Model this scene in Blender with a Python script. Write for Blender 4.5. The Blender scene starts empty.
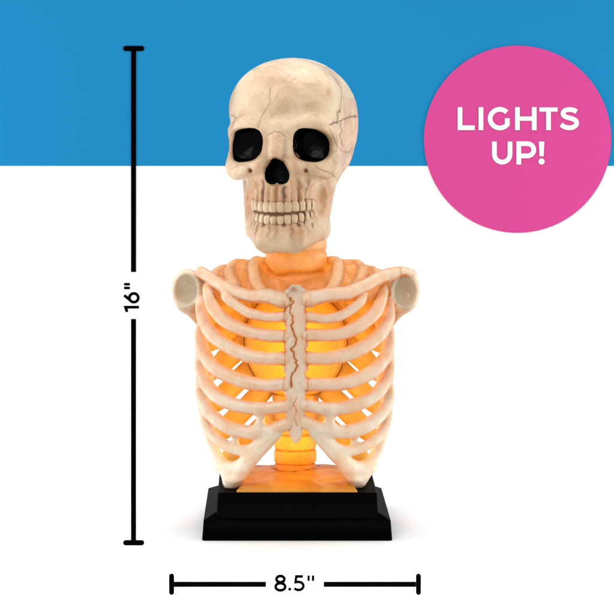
import bpy, math, random
import numpy as np
random.seed(4); np.random.seed(4)
# ------------------------------------------------------------------ frame
S = 0.4064/497.0          # metres per unit; every shape below is laid out in units of about 0.8 mm
D = 1300.0                # camera distance
ZC = 293.0                # camera height above the plinth top
F32 = np.float32
def P(px, py, Y):
    f = (D+Y)/D
    return ((px-307.0)*f, Y, ZC+(230.0-py)*f)
C = bpy.data.collections.new('scene'); bpy.context.scene.collection.children.link(C)

# ------------------------------------------------------------------ distance field grid
class Grid:
    def __init__(s, lo, hi, h):
        s.lo = np.array(lo, F32); s.h = h
        n = [int(math.ceil((hi[i]-lo[i])/h))+1 for i in range(3)]
        s.n = n
        s.ax = [(lo[i]+h*np.arange(n[i])).astype(F32) for i in range(3)]
        s.D = np.full(n, 14.0, F32); s.G = np.zeros(n, np.int8); s.B = np.full(n, 14.0, F32)
    def sl(s, lo, hi, m):
        out = []
        for i in range(3):
            a = int(max(0, math.floor((lo[i]-m-s.lo[i])/s.h))); b = int(min(s.n[i], math.ceil((hi[i]+m-s.lo[i])/s.h)+1))
            if b <= a: return None, None
            out.append(slice(a, b))
        out = tuple(out)
        X = s.ax[0][out[0]][:, None, None]; Y = s.ax[1][out[1]][None, :, None]; Z = s.ax[2][out[2]][None, None, :]
        return out, (X, Y, Z)
    def add(s, sl, d, g, k):
        A = s.D[sl]
        if k > 0:
            hh = np.maximum(k-np.abs(A-d), 0)/k
            s.D[sl] = np.minimum(A, d)-hh*hh*k*0.25
        else: s.D[sl] = np.minimum(A, d)
        m = d < s.B[sl]
        s.B[sl] = np.where(m, d, s.B[sl]); s.G[sl] = np.where(m, g, s.G[sl])
    def cut(s, sl, d, g=None, k=0.0, thr=0.0):
        A = s.D[sl]; nd = -d
        if k > 0:
            hh = np.maximum(k-np.abs(A-nd), 0)/k
            s.D[sl] = np.maximum(A, nd)+hh*hh*k*0.25
        else: s.D[sl] = np.maximum(A, nd)
        if g is not None:
            s.G[sl] = np.where(d < thr, g, s.G[sl])
    # primitives --------------------------------------------------------
    def ell(s, c, r, g=0, k=4, op='add', thr=0.0, p=2.0):
        m = 14 if op == 'add' else 3
        sl, xyz = s.sl([c[i]-r[i] for i in range(3)], [c[i]+r[i] for i in range(3)], m)
        if sl is None: return
        if p == 2.0:
            q = sum(((xyz[i]-c[i])/r[i])**2 for i in range(3)); k0 = np.sqrt(q)
            k1 = np.sqrt(sum(((xyz[i]-c[i])/(r[i]*r[i]))**2 for i in range(3)))+1e-6
            d = k0*(k0-1)/k1
        else:
            q = sum(np.abs((xyz[i]-c[i])/r[i])**p for i in range(3))
            d = (q**(1/p)-1)*min(r)
        d = d.astype(F32)
        if op == 'add': s.add(sl, d, g, k)
        else: s.cut(sl, d, g if g else None, k, thr)
    def chain(s, pts, g=0, k=4, op='add', sub=6, ysc=1.0):
        """pts: (x,y,z,r) smoothed by Catmull-Rom and swept"""
        pts = np.array(pts, float)
        q = spline(pts, sub) if len(pts) > 2 and sub > 1 else pts
        R = q[:, 3].max()
        m = 10 if op == 'add' else 3
        lo = (q[:, :3]-q[:, 3:4]*np.array([1, 1/ysc, 1])).min(0); hi = (q[:, :3]+q[:, 3:4]*np.array([1, 1/ysc, 1])).max(0)
        SL, _ = s.sl(lo, hi, m+8)
        if SL is None: return
        T = np.full([x.stop-x.start for x in SL], 14.0, F32)
        for a, b in zip(q[:-1], q[1:]):
            r = max(a[3], b[3]); rr = np.array([r, r/ysc, r])
            l2 = np.minimum(a[:3], b[:3])-rr; h2 = np.maximum(a[:3], b[:3])+rr
            sl, (X, Y, Z) = s.sl(l2, h2, m)
            if sl is None: continue
            v = b[:3]-a[:3]; v = v*np.array([1, ysc, 1]); L = float((v*v).sum())+1e-9
            dx = X-a[0]; dy = (Y-a[1])*ysc; dz = Z-a[2]
            t = np.clip((dx*v[0]+dy*v[1]+dz*v[2])/L, 0, 1)
            d = np.sqrt((dx-t*v[0])**2+(dy-t*v[1])**2+(dz-t*v[2])**2)-(a[3]+t*(b[3]-a[3]))
            loc = tuple(slice(sl[i].start-SL[i].start, sl[i].stop-SL[i].start) for i in range(3))
            T[loc] = np.minimum(T[loc], d.astype(F32))
        if op == 'add': s.add(SL, T, g, k)
        else: s.cut(SL, T, g if g else None, k)
    def noise(s, amp, freq, seed=1):
        rs = np.random.RandomState(seed)
        X, Y, Z = s.ax[0][:, None, None], s.ax[1][None, :, None], s.ax[2][None, None, :]
        acc = 0
        for _ in range(3):
            a = rs.randn(3); b = rs.uniform(0, 6.28, 3)
            acc = acc+np.sin(X*freq*(1+.3*a[0])+b[0]+np.sin(Y*freq*.7+b[1]))*np.sin(Y*freq*(1+.3*a[1])+b[1]+np.sin(Z*freq*.8))*np.sin(Z*freq*(1+.3*a[2])+b[2]+np.sin(X*freq*.6))
        s.D += (amp*acc).astype(F32)
    def mesh(s):
        Dn = s.D; n = Dn.shape
        ins = Dn < 0
        c = np.zeros([x-1 for x in n], np.int8)
        for i in (0, 1):
            for j in (0, 1):
                for k in (0, 1):
                    c += ins[i:n[0]-1+i, j:n[1]-1+j, k:n[2]-1+k]
        act = (c > 0) & (c < 8)
        idx = np.argwhere(act)
        vid = np.full(act.shape, -1, np.int32); vid[act] = np.arange(len(idx))
        acc = np.zeros((len(idx), 3)); cnt = np.zeros(len(idx))
        co = [(i, j, k) for i in (0, 1) for j in (0, 1) for k in (0, 1)]
        for a in co:
            for ax in range(3):
                if a[ax]: continue
                b = list(a); b[ax] = 1
                va = Dn[idx[:, 0]+a[0], idx[:, 1]+a[1], idx[:, 2]+a[2]]; vb = Dn[idx[:, 0]+b[0], idx[:, 1]+b[1], idx[:, 2]+b[2]]
                m = (va < 0) != (vb < 0)
                t = np.where(m, va/(va-vb+1e-12*(va == vb)), 0)
                p = np.zeros((len(idx), 3)); p[:, 0] = a[0]; p[:, 1] = a[1]; p[:, 2] = a[2]; p[:, ax] += t
                acc += p*m[:, None]; cnt += m
        V = s.lo+(idx+acc/cnt[:, None])*s.h
        g = s.G[idx[:, 0], idx[:, 1], idx[:, 2]]
        quads = []
        for ax in range(3):
            o = [i for i in range(3) if i != ax]
            A = [slice(None)]*3; Bq = [slice(None)]*3
            A[ax] = slice(0, n[ax]-1); Bq[ax] = slice(1, n[ax])
            for u in o: A[u] = slice(1, n[u]-1); Bq[u] = slice(1, n[u]-1)
            sa = ins[tuple(A)]; sb = ins[tuple(Bq)]
            e = np.argwhere(sa != sb); flip = sa[e[:, 0], e[:, 1], e[:, 2]]
            e2 = e.copy()
            for u in o: e2[:, u] += 1
            def at(du, dv):
                w = e2.copy(); w[:, o[0]] -= du; w[:, o[1]] -= dv
                return vid[w[:, 0], w[:, 1], w[:, 2]]
            q = np.stack([at(0, 0), at(1, 0), at(1, 1), at(0, 1)], 1)
            if ax == 1: flip = ~flip
            q = np.where(flip[:, None], q, q[:, ::-1])
            quads.append(q)
        Q = np.concatenate(quads)
        return V, Q, g

def spline(p, sub):
    out = []
    n = len(p)
    for i in range(n-1):
        p0 = p[max(i-1, 0)]; p1 = p[i]; p2 = p[i+1]; p3 = p[min(i+2, n-1)]
        for j in range(sub):
            t = j/sub
            out.append(.5*((2*p1)+(-p0+p2)*t+(2*p0-5*p1+4*p2-p3)*t*t+(-p0+3*p1-3*p2+p3)*t**3))
    out.append(p[-1])
    return np.array(out)

def vnormals(V, Q):
    a = V[Q[:, 2]]-V[Q[:, 0]]; b = V[Q[:, 3]]-V[Q[:, 1]]
    fn = np.cross(a, b); N = np.zeros_like(V)
    for i in range(4):
        for c in range(3): N[:, c] += np.bincount(Q[:, i], fn[:, c], len(V))
    return N/(np.linalg.norm(N, axis=1)[:, None]+1e-12)

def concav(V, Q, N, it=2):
    """concavity in fine grooves; drives a darker, warmer tint for contrast"""
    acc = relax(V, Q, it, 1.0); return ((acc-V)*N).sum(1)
def relax(V, Q, it=1, w=0.5):
    for _ in range(it):
        acc = np.zeros_like(V); cnt = np.zeros(len(V))
        for i in range(4):
            a, b = Q[:, i], Q[:, (i+1) % 4]
            for c in range(3):
                acc[:, c] += np.bincount(a, V[b, c], len(V))+np.bincount(b, V[a, c], len(V))
            cnt += np.bincount(a, minlength=len(V))+np.bincount(b, minlength=len(V))
        V = V*(1-w)+w*acc/cnt[:, None]
    return V

def link(o, parent=None):
    C.objects.link(o)
    if parent is not None: o.parent = parent
    return o

def make(name, V, Q, mat, parent=None, N=None, attrs=None, origin=(0, 0, 0)):
    """numpy mesh -> object; V in units, world space; origin is the parent's world origin in units"""
    me = bpy.data.meshes.new(name)
    Vm = ((V-np.array(origin))*S).astype(F32)
    k = Q.shape[1]
    me.vertices.add(len(Vm)); me.vertices.foreach_set('co', Vm.ravel())
    me.loops.add(Q.size); me.loops.foreach_set('vertex_index', Q.ravel().astype(np.int32))
    me.polygons.add(len(Q)); me.polygons.foreach_set('loop_start', (np.arange(len(Q))*k).astype(np.int32))
    me.polygons.foreach_set('use_smooth', np.ones(len(Q), bool))
    me.update(calc_edges=True)
    if attrs:
        for an, av in attrs.items():
            a = me.attributes.new(an, 'FLOAT', 'POINT'); a.data.foreach_set('value', av.astype(F32))
    me.materials.append(mat)
    if N is not None: me.normals_split_custom_set_from_vertices([tuple(x) for x in N])
    o = bpy.data.objects.new(name, me)
    return link(o, parent)

def split(name_of, V, Q, g, mats, parent_of, N, attrs, origin):
    """one object per group id"""
    fg = np.sort(g[Q], axis=1)[:, 1]; out = {}
    for gid in np.unique(fg):
        if gid not in name_of: continue
        q = Q[fg == gid]; u, inv = np.unique(q, return_inverse=True)
        o = make(name_of[gid], V[u], inv.reshape(q.shape), mats[gid], parent_of.get(gid), N[u], {k: v[u] for k, v in attrs.items()}, origin)
        out[gid] = o
    return out

def pmesh(name, verts, faces, mat, parent=None, origin=(0, 0, 0), smooth=False, mats=None, fm=None):
    me = bpy.data.meshes.new(name)
    me.from_pydata([((v[0]-origin[0])*S, (v[1]-origin[1])*S, (v[2]-origin[2])*S) for v in verts], [], faces)
    for m in (mats or [mat]): me.materials.append(m)
    if fm:
        for p, i in zip(me.polygons, fm): p.material_index = i
    if smooth:
        for p in me.polygons: p.use_smooth = True
    me.update()
    o = bpy.data.objects.new(name, me)
    return link(o, parent)

# ------------------------------------------------------------------ materials
def srgb(r, g, b):
    f = lambda c: (c/255/12.92) if c/255 <= .04045 else ((c/255+.055)/1.055)**2.4
    return (f(r), f(g), f(b), 1)
def mat_plain(name, col, rough=.6, spec=.3, coat=0, noise=0.0, nscale=.05, bump=0, bscale=.4):
    m = bpy.data.materials.new(name); m.use_nodes = True; nt = m.node_tree; b = nt.nodes['Principled BSDF']
    b.inputs['Base Color'].default_value = col; b.inputs['Roughness'].default_value = rough
    b.inputs['Specular IOR Level'].default_value = spec; b.inputs['Coat Weight'].default_value = coat
    if noise or bump:
        tc = nt.nodes.new('ShaderNodeTexCoord')
        if noise:
            n = nt.nodes.new('ShaderNodeTexNoise'); n.inputs['Scale'].default_value = nscale/S; n.inputs['Detail'].default_value = 5
            nt.links.new(tc.outputs['Object'], n.inputs['Vector'])
            r = nt.nodes.new('ShaderNodeMapRange'); r.inputs['To Min'].default_value = 1-noise; r.inputs['To Max'].default_value = 1+noise
            nt.links.new(n.outputs['Fac'], r.inputs['Value'])
            mx = nt.nodes.new('ShaderNodeVectorMath'); mx.operation = 'SCALE'; mx.inputs[0].default_value = col[:3]
            nt.links.new(r.outputs[0], mx.inputs['Scale']); nt.links.new(mx.outputs[0], b.inputs['Base Color'])
        if bump:
            n = nt.nodes.new('ShaderNodeTexNoise'); n.inputs['Scale'].default_value = bscale/S; n.inputs['Detail'].default_value = 4
            nt.links.new(tc.outputs['Object'], n.inputs['Vector'])
            bp = nt.nodes.new('ShaderNodeBump'); bp.inputs['Strength'].default_value = bump; bp.inputs['Distance'].default_value = 1.0*S
            nt.links.new(n.outputs['Fac'], bp.inputs['Height']); nt.links.new(bp.outputs[0], b.inputs['Normal'])
    return m
def mat_bone(name, light, dark, trans=0.0, tcol=(1, .45, .1, 1), sss=0.0, warmcol=(.62, .26, .08, 1), stain_shade=(.11, .03, .01, 1), rough=.38, bump=.25, spec=.4):
    m = bpy.data.materials.new(name); m.use_nodes = True; nt = m.node_tree; N = nt.nodes; L = nt.links
    b = N['Principled BSDF']; out = N['Material Output']
    tc = N.new('ShaderNodeTexCoord')
    def noise(sc, det=5, dist=0.3, ro=.55):
        n = N.new('ShaderNodeTexNoise'); n.inputs['Scale'].default_value = sc/S; n.inputs['Detail'].default_value = det
        n.inputs['Distortion'].default_value = dist; n.inputs['Roughness'].default_value = ro
        L.new(tc.outputs['Object'], n.inputs['Vector']); return n.outputs['Fac']
    def ramp(v, a, c):
        r = N.new('ShaderNodeMapRange'); r.inputs['From Min'].default_value = a; r.inputs['From Max'].default_value = c
        r.interpolation_type = 'SMOOTHSTEP'; L.new(v, r.inputs['Value']); return r.outputs[0]
    def mix(f, a, c):
        x = N.new('ShaderNodeMix'); x.data_type = 'RGBA'
        if isinstance(f, float): x.inputs[0].default_value = f
        else: L.new(f, x.inputs[0])
        for s_, v in ((6, a), (7, c)):
            if isinstance(v, tuple): x.inputs[s_].default_value = v
            else: L.new(v, x.inputs[s_])
        return x.outputs[2]
    def math_(op, a, c):
        x = N.new('ShaderNodeMath'); x.operation = op; x.use_clamp = True
        for i, v in enumerate((a, c)):
            if isinstance(v, (int, float)): x.inputs[i].default_value = v
            else: L.new(v, x.inputs[i])
        return x.outputs[0]
    def attr(n):
        x = N.new('ShaderNodeAttribute'); x.attribute_name = n; return x.outputs['Fac']
    c = mix(ramp(noise(.035, 7, .8), .38, .72), light, dark)
    c = mix(math_('MULTIPLY', ramp(noise(.16, 8, .6), .52, .78), .35), c, (dark[0]*.7, dark[1]*.6, dark[2]*.5, 1))
    c = mix(math_('MULTIPLY', attr('pale'), .85), c, (.82, .66, .43, 1))
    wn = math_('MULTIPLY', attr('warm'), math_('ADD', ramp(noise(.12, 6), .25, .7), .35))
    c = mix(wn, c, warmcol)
    sn = math_('MULTIPLY', attr('stain_shade'), math_('ADD', ramp(noise(.35, 6), .25, .6), .25))
    c = mix(sn, c, stain_shade)
    spk = math_('MULTIPLY', ramp(noise(.55, 3), .70, .74), .5)
    c = mix(spk, c, (dark[0]*.45, dark[1]*.35, dark[2]*.3, 1))
    L.new(c, b.inputs['Base Color'])
    b.inputs['Roughness'].default_value = rough; b.inputs['Specular IOR Level'].default_value = spec
    if sss:
        b.inputs['Subsurface Weight'].default_value = sss; b.inputs['Subsurface Radius'].default_value = (1.0, .48, .22)
        b.inputs['Subsurface Scale'].default_value = 7*S
    if bump:
        bp = N.new('ShaderNodeBump'); bp.inputs['Strength'].default_value = bump; bp.inputs['Distance'].default_value = 1.2*S
        L.new(math_('ADD', noise(.3, 6), math_('MULTIPLY', noise(.07, 3), .8)), bp.inputs['Height']); L.new(bp.outputs[0], b.inputs['Normal'])
    if trans:
        t = N.new('ShaderNodeBsdfTranslucent')
        tm = mix(ramp(noise(.06, 5), .3, .7), tcol, (tcol[0]*.85, tcol[1]*.6, tcol[2]*.4, 1))
        tm = mix(math_('MULTIPLY', sn, .8), tm, (.25, .03, .0, 1))
        tm = mix(math_('MULTIPLY', attr('pale'), .75), tm, (1, .88, .58, 1))
        L.new(tm, t.inputs['Color'])
        ms = N.new('ShaderNodeMixShader'); ms.inputs[0].default_value = trans
        L.new(b.outputs[0], ms.inputs[1]); L.new(t.outputs[0], ms.inputs[2]); L.new(ms.outputs[0], out.inputs['Surface'])
    return m

M_skull = mat_bone('skull_bone', (.74, .57, .38, 1), (.56, .37, .21, 1), sss=.12, bump=.3, warmcol=(.58, .28, .12, 1))
M_tooth = mat_bone('tooth_enamel', (.71, .55, .36, 1), (.56, .37, .21, 1), sss=.12, rough=.3, bump=.12)
M_rib = mat_bone('rib_resin', (.82, .69, .53, 1), (.80, .54, .34, 1), sss=.35, rough=.3, bump=.22, warmcol=(.85, .30, .07, 1), stain_shade=(.30, .07, .015, 1))
M_socket = mat_bone('socket_resin', (.78, .67, .50, 1), (.66, .50, .34, 1), sss=.15, bump=.6, warmcol=(.75, .3, .08, 1), stain_shade=(.48, .33, .20, 1))
M_neck = mat_bone('glowing_resin', (.84, .63, .38, 1), (.80, .47, .21, 1), trans=.32, tcol=(1, .74, .27, 1), bump=.5, warmcol=(.66, .24, .04, 1), stain_shade=(.30, .06, .01, 1))
M_back = mat_bone('back_glow_resin', (.86, .64, .15, 1), (.84, .50, .08, 1), trans=.35, tcol=(1, .60, .10, 1), bump=.15, stain_shade=(.3, .05, .01, 1))  # orange interior glow put into the base colour of the back bones
M_shade = mat_bone('lamp_shade_resin', (.88, .68, .12, 1), (.87, .60, .08, 1), trans=.5, tcol=(1, .74, .12, 1), bump=.1)
M_plate = mat_bone('amber_plate_resin', (.84, .40, .05, 1), (.66, .22, .02, 1), trans=.3, tcol=(1, .36, .04, 1), bump=.6, stain_shade=(.16, .02, .005, 1))
M_black = mat_plain('gloss_black', (.001, .001, .001, 1), .2, .06, bump=.3, bscale=.12)
M_base = mat_plain('black_base', (.0008, .0009, .001, 1), .5, .008, bump=.25, bscale=.5)
M_seam = mat_plain('seam_dark', (.16, .055, .01, 1), .6, .2)
M_white = mat_plain('white_paint', (.93, .93, .93, 1), .8, .1)
M_wall_white = mat_plain('wall_white', (.94, .94, .94, 1), .9, .0)
EW = 1.275
def flat(r, g, b): c = srgb(r, g, b); return (c[0]/EW, c[1]/EW, c[2]/EW, 1)
M_blue = mat_plain('wall_blue', flat(36, 143, 201), .9, .0)
M_pink = mat_plain('badge_pink', flat(226, 81, 158), .9, .0)
M_letter = mat_plain('letter_white', (.94, .94, .94, 1), .9, .0)
M_ink = mat_plain('black_ink', (.001, .001, .001, 1), .9, .0)

# ------------------------------------------------------------------ bust root
ORG = (-9.5, 4.0, 0.0)
bust = bpy.data.objects.new('skeleton_bust', None); bust.location = [c*S for c in ORG]; link(bust)
bust['label'] = 'ivory skeleton bust with black eye sockets, glowing orange ribcage and stepped black base'
bust['category'] = 'lamp'

def px_of(V):
    f = D/(D+V[:, 1]); return 307+V[:, 0]*f, 230-(V[:, 2]-ZC)*f
def polydist(px, py, pts):
    d = np.full(len(px), 99.0)
    for (ax, ay), (bx, by) in zip(pts[:-1], pts[1:]):
        vx, vy = bx-ax, by-ay; t = np.clip(((px-ax)*vx+(py-ay)*vy)/(vx*vx+vy*vy+1e-9), 0, 1)
        d = np.minimum(d, np.hypot(px-ax-t*vx, py-ay-t*vy))
    return d
def jag(pts, amp=1.0, n=4, seed=0):
    rs = random.Random(seed); out = [pts[0]]
    for a, b in zip(pts[:-1], pts[1:]):
        for i in range(1, n+1):
            t = i/n; out.append((a[0]+(b[0]-a[0])*t+rs.uniform(-amp, amp)*(i < n), a[1]+(b[1]-a[1])*t+rs.uniform(-amp, amp)*(i < n)))
    return out
def ss(x, a, b):
    t = np.clip((x-a)/(b-a), 0, 1); return t*t*(3-2*t)

# ------------------------------------------------------------------ skull (local frame: x right, y depth, z = -py)
YAW = math.radians(12.5); cy, sy = math.cos(YAW), math.sin(YAW)
SY = 5.0
def sk2w(V):
    Y = SY-V[:, 0]*sy+V[:, 1]*cy; f = (D+Y)/D
    return np.stack([(-13+V[:, 0]*cy+V[:, 1]*sy)*f, Y, ZC+(230+V[:, 2])*f], 1)
G = Grid((-68, -98, -258), (68, 88, -52), .62)
SK, JW, EYE, NOSE = 1, 2, 3, 4
G.ell((-.5, 5, -118), (62.8, 76, 60), SK, 0)
G.ell((0, 26, -140), (52, 52, 50), SK, 16)
G.ell((0, -34, -106), (55, 42, 44), SK, 18)
for s in (-1, 1):
    G.chain([(s*50, -40, -132, 6), (s*44, -60, -126.5, 7), (s*30, -70, -123.5, 7), (s*12, -76, -128, 6)], SK, 10)        # brow
    G.chain([(s*51.5, -42, -132, 5.2), (s*52.3, -43, -150, 4.6), (s*50.5, -45, -165, 7)], SK, 6)                                  # lateral orbit
    G.chain([(s*18, -74, -164, 6), (s*34, -66, -168, 8), (s*45, -54, -167, 9), (s*50, -40, -166, 8.5), (s*52, -24, -162, 7), (s*52, -2, -158, 6), (s*46, 18, -154, 7)], SK, 10)
    G.ell((s*38, -26, -145), (18, 22, 24), SK, 6)
    G.ell((s*32, -30, -190), (9, 24, 26), SK, 8)
    G.ell((s*33, -32, -208), (8.5, 22, 26), JW, 8)
    G.chain([(s*47, -50, -171, 8), (s*36, -58, -178, 7.5), (s*27, -62, -186, 6)], SK, 8)
    G.chain([(s*13, -74, -136, 6), (s*11.5, -77, -150, 6.2), (s*16, -76, -164, 6.5)], SK, 8)                                      # nose side
    G.chain([(s*41, 14, -162, 10), (s*36, 8, -182, 6)], SK, 8)                                                             # mastoid
G.chain([(0, -75, -128, 8), (0, -79, -140, 7), (0, -82, -150, 7), (0, -83, -158, 6)], SK, 8)
G.ell((0, -40, -180), (33, 41, 30), SK, 10)
G.ell((0, -46, -196), (28.5, 33, 18), SK, 8)
G.ell((0, -34, -160), (46, 36, 26), SK, 8)
# jaw
G.ell((0, -34, -206), (33, 34, 34), JW, 3)
G.chain([(-11, -66, -238.5, 12.5), (0, -69, -238.5, 12.5), (15, -66, -238.5, 12.5)], JW, 8)
for s in (-1, 1):
    G.chain([(s*(13.5+1.5*s), -66, -238.5, 12), (s*(24+2*s), -52, -235.5, 10.5), (s*(31.8+1.4*s), -30, -228-s*2, 9)], JW, 12)
    if s < 0: G.chain([(-33.5, -28, -230, 8), (-34.5, -24, -222, 8), (-37.5, -18, -205, 8.5), (-41, -12, -186, 8), (-44, -8, -170, 7)], JW, 6, ysc=.55)
    else: G.chain([(33.5, -28, -231, 7.5), (31.5, -24, -221, 7.5), (33, -18, -205, 8), (36.5, -12, -188, 8), (40, -8, -170, 7)], JW, 6, ysc=.55)
G.ell((0, -45, -228), (32, 33, 22), JW, 9)
G.ell((0, -40, -216), (27, 30, 16), JW, 4)
# tooth rows
def arch(th, rx=29.5, ry=31.5, cy0=-48.5): return (rx*math.sin(th), cy0-ry*math.cos(th))
UT, LT = [], []
ang = [-86, -68, -51.5, -36, -21.5, -7.2, 7.2, 21.5, 36, 51.5, 68, 86]
for a in ang: UT.append(math.radians(a))
for a in [x*.97 for x in ang]: LT.append(math.radians(a))
for i, t in enumerate(UT):
    x, y = arch(t, 28, 30.5); r = 4.3-abs(t)*.5; top = 188 if i % 2 else 186
    G.chain([(x*1.0, y-.3, -200, r*.95), (x*.98, y+.6, -192, r*.8), (x*.93, y+2.2, -185, r*.62), (x*.86, y+5.5, -top+8, r*.35)], SK, 1.3)
for i, t in enumerate(LT):
    x, y = arch(t, 28, 29); r = 3.5-abs(t)*.4
    G.chain([(x, y+1, -225, r), (x*.98, y+.8, -231, r*.8), (x*.95, y+2.6, -238, r*.45)], JW, 1.3)
# orbits, nose
def eyecut(X, Y, Z, s, flat_=False):
    cx_, rx_ = (-34.6, 20.2) if s < 0 else (32.6, 15.8)
    dep = np.clip((Y+84)/46, 0, 1); w = 1-0.22*dep**2
    u = (X-cx_)*s; v = Z+145.2+u*.13
    q = (np.abs(u/(rx_*w))**2.6+np.abs(v/(16.4*w))**2.6)**(1/2.6)
    return (q-1)*14.5 if flat_ else np.maximum((q-1)*14.5, Y+42+.012*(u*u+v*v))
def nosecut(X, Y, Z):
    w = np.interp(Z, [-184.6, -184, -183, -181.4, -179, -176, -173, -170, -167, -164, -161.6, -159.8, -158.6], [4.5, 6.6, 8.8, 10.6, 11.8, 12.1, 11.9, 11.0, 9.6, 7.6, 5.6, 3.8, 1.4])
    d = np.maximum(np.maximum((np.abs(X)-w)*.8, Y+62), 0*X+np.maximum(-184-Z, Z+158.5))
    return d+np.exp(-((X-.5)/1.5)**2-((Z+184)/2.0)**2)*2.5
for s in (-1, 1):
    sl, (X, Y, Z) = G.sl((s*33.2-26, -96, -167), (s*33.2+26, -30, -124), 2)
    G.cut(sl, eyecut(X, Y, Z, s).astype(F32), None, 1.6)
sl, (X, Y, Z) = G.sl((-16, -98, -190), (16, -50, -155), 2)
G.cut(sl, nosecut(X, Y, Z).astype(F32), None, 1.4)
for s in (-1, 1):
    G.ell((s*28.5, -76, -171.0), (2.2, 6.5, 2.6), 0, 1.5, 'cut')
    G.ell((s*39.5, -60, -198), (10.5, 25, 19), 0, 7, 'cut')
    G.ell((s*66, -20, -138), (8, 18, 20), 0, 10, 'cut')
# mouth gap
sl, (X, Y, Z) = G.sl((-34, -98, -222), (34, -40, -206), 2)
rho = np.sqrt((X/28.3)**2+((Y+48.5)/29.9)**2)
zc = -214.2+np.abs(X/30)**2*4.2; hh = 2.6*np.clip(1.15-np.abs(X/31)**2, .1, 1)
d = np.maximum(np.maximum((1-rho)*24, np.abs(Z-zc)-hh), np.abs(X)-25.5); G.cut(sl, d.astype(F32), 0, 1.5)
G.noise(.16, .16, 3); G.noise(.07, .45, 5)
# engraved cracks
def sk_px(V): W = sk2w(V); return px_of(W)
c1 = lambda pts, z=3.8375, x0=210, y0=40: [(x0+a/z, y0+b/z) for a, b in pts]
CR = [jag(c1([(458, 123), (480, 150), (505, 190), (506, 230), (500, 268)]), .5, 4, 1),
      jag(c1([(500, 268), (490, 285), (492, 300), (488, 318), (475, 318), (460, 325)]), 1.0, 3, 2),
      jag(c1([(492, 312), (520, 305), (540, 290), (556, 296), (570, 292)]), 1.2, 4, 3),
      jag(c1([(503, 318), (508, 345), (500, 372), (510, 402)]), 1.0, 4, 4),
      c1([(456, 335), (470, 372), (490, 410), (512, 428), (535, 430), (545, 412)]),
      jag(c1([(232, 185), (228, 215), (232, 240), (214, 268), (195, 300), (190, 318), (186, 338)]), .35, 3, 5),
      jag(c1([(266, 200), (250, 228), (232, 250)]), .3, 3, 6), jag(c1([(76, 285), (98, 298), (90, 318), (84, 340)]), .6, 3, 7),
      jag(c1([(400, 482), (440, 505), (470, 515), (480, 530)]), .6, 3, 8), jag(c1([(80, 495), (110, 480), (140, 478)]), .4, 3, 9)]
CW = [.45, .6, .55, .5, .45, .32, .25, .4, .4, .35]; CS = [.55, .95, .85, .8, .45, .5, .3, .7, .6, .5]
V, Q, g = G.mesh(); V = relax(V, Q, 1, .4)
N0 = vnormals(V, Q); W = sk2w(V); px, py = px_of(W); WN = np.stack([N0[:, 0]*cy+N0[:, 1]*sy, -N0[:, 0]*sy+N0[:, 1]*cy, N0[:, 2]], 1)
front = ss(-WN[:, 1], -.1, .25)
stain_shade = np.zeros(len(V)); warm = np.zeros(len(V)); disp = np.zeros(len(V))
for pts, w_, s_ in zip(CR, CW, CS):
    d = polydist(px, py, pts); stain_shade = np.maximum(stain_shade, s_*np.exp(-(d/w_)**2)*front); disp += .8*np.exp(-(d/(w_*1.6))**2)*front*s_
    warm = np.maximum(warm, .30*s_*np.exp(-(d/2.6)**2)*front)
lx, ly, lp = V[:, 0], V[:, 1], -V[:, 2]
for s in (-1, 1): g = np.where((eyecut(V[:, 0], V[:, 1], V[:, 2], s, True) < .5) & (lx*s > 0) & (ly > -96) & (ly < -30), EYE, g)
for s in (-1, 1): g = np.where((eyecut(V[:, 0], V[:, 1], V[:, 2], s, True) < 2.6) & (lx*s > 12) & (lx*s < 24) & (np.abs(lp-146) < 11) & (ly > -68) & (ly < -30), EYE, g)
g = np.where((nosecut(V[:, 0], V[:, 1], V[:, 2]) < .5) & (ly < -50), NOSE, g)
th = np.arctan2(lx/29.5, -(ly+48.5)/31.5)
def stripes(th, centres, width, jit):
    out = np.zeros(len(th)); cs = sorted(centres); mids = [(a+b)/2 for a, b in zip(cs[:-1], cs[1:])]
    for i, m in enumerate(mids):
        out = np.maximum(out, np.exp(-((th-m)/width)**2)*(.55+.45*math.sin(i*2.3+jit)))
    return out
reg = np.maximum(ss(lp, 184, 188), ss(lp, 174, 184)*(np.abs(lx) > 13))*(1-ss(lp, 202, 205))*(np.abs(lx) < 33)*(ly < -40)
st = stripes(th+.02*np.sin(lp*.5), UT, .07, 1)
stain_shade = np.maximum(stain_shade, .95*st*reg); warm = np.maximum(warm, (.45+.55*np.minimum(1, 1.3*stripes(th, UT, .11, 2)))*reg)
gum = np.exp(-((lp-(201.8+.9*np.cos((th-UT[5])/(UT[6]-UT[5])*6.283)))/.7)**2)*(np.abs(lx) < 32)*(ly < -40)
stain_shade = np.maximum(stain_shade, .6*gum)
reg2 = ss(lp, 221, 224)*(1-ss(lp, 233, 246))*(np.abs(lx) < 33)*(ly < -38)
stain_shade = np.maximum(stain_shade, .6*stripes(th+.03*np.sin(lp*.7), LT, .05, 4)*reg2*(1-ss(lp, 228, 244))); stain_shade = np.maximum(stain_shade, .95*np.minimum(1, 1.6*stripes(th, LT, .07, 1))*ss(lp, 217, 220)*(1-ss(lp, 225, 229))*(np.abs(lx) < 26)*(ly < -50))
warm = np.maximum(warm, (.25+.6*stripes(th, LT, .12, 3))*reg2)
mouth = ss(lp, 208, 211)*(1-ss(lp, 218, 221))*(np.abs(lx) < 32)*(ly < -38); warm = np.maximum(warm, .55*mouth)
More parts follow.
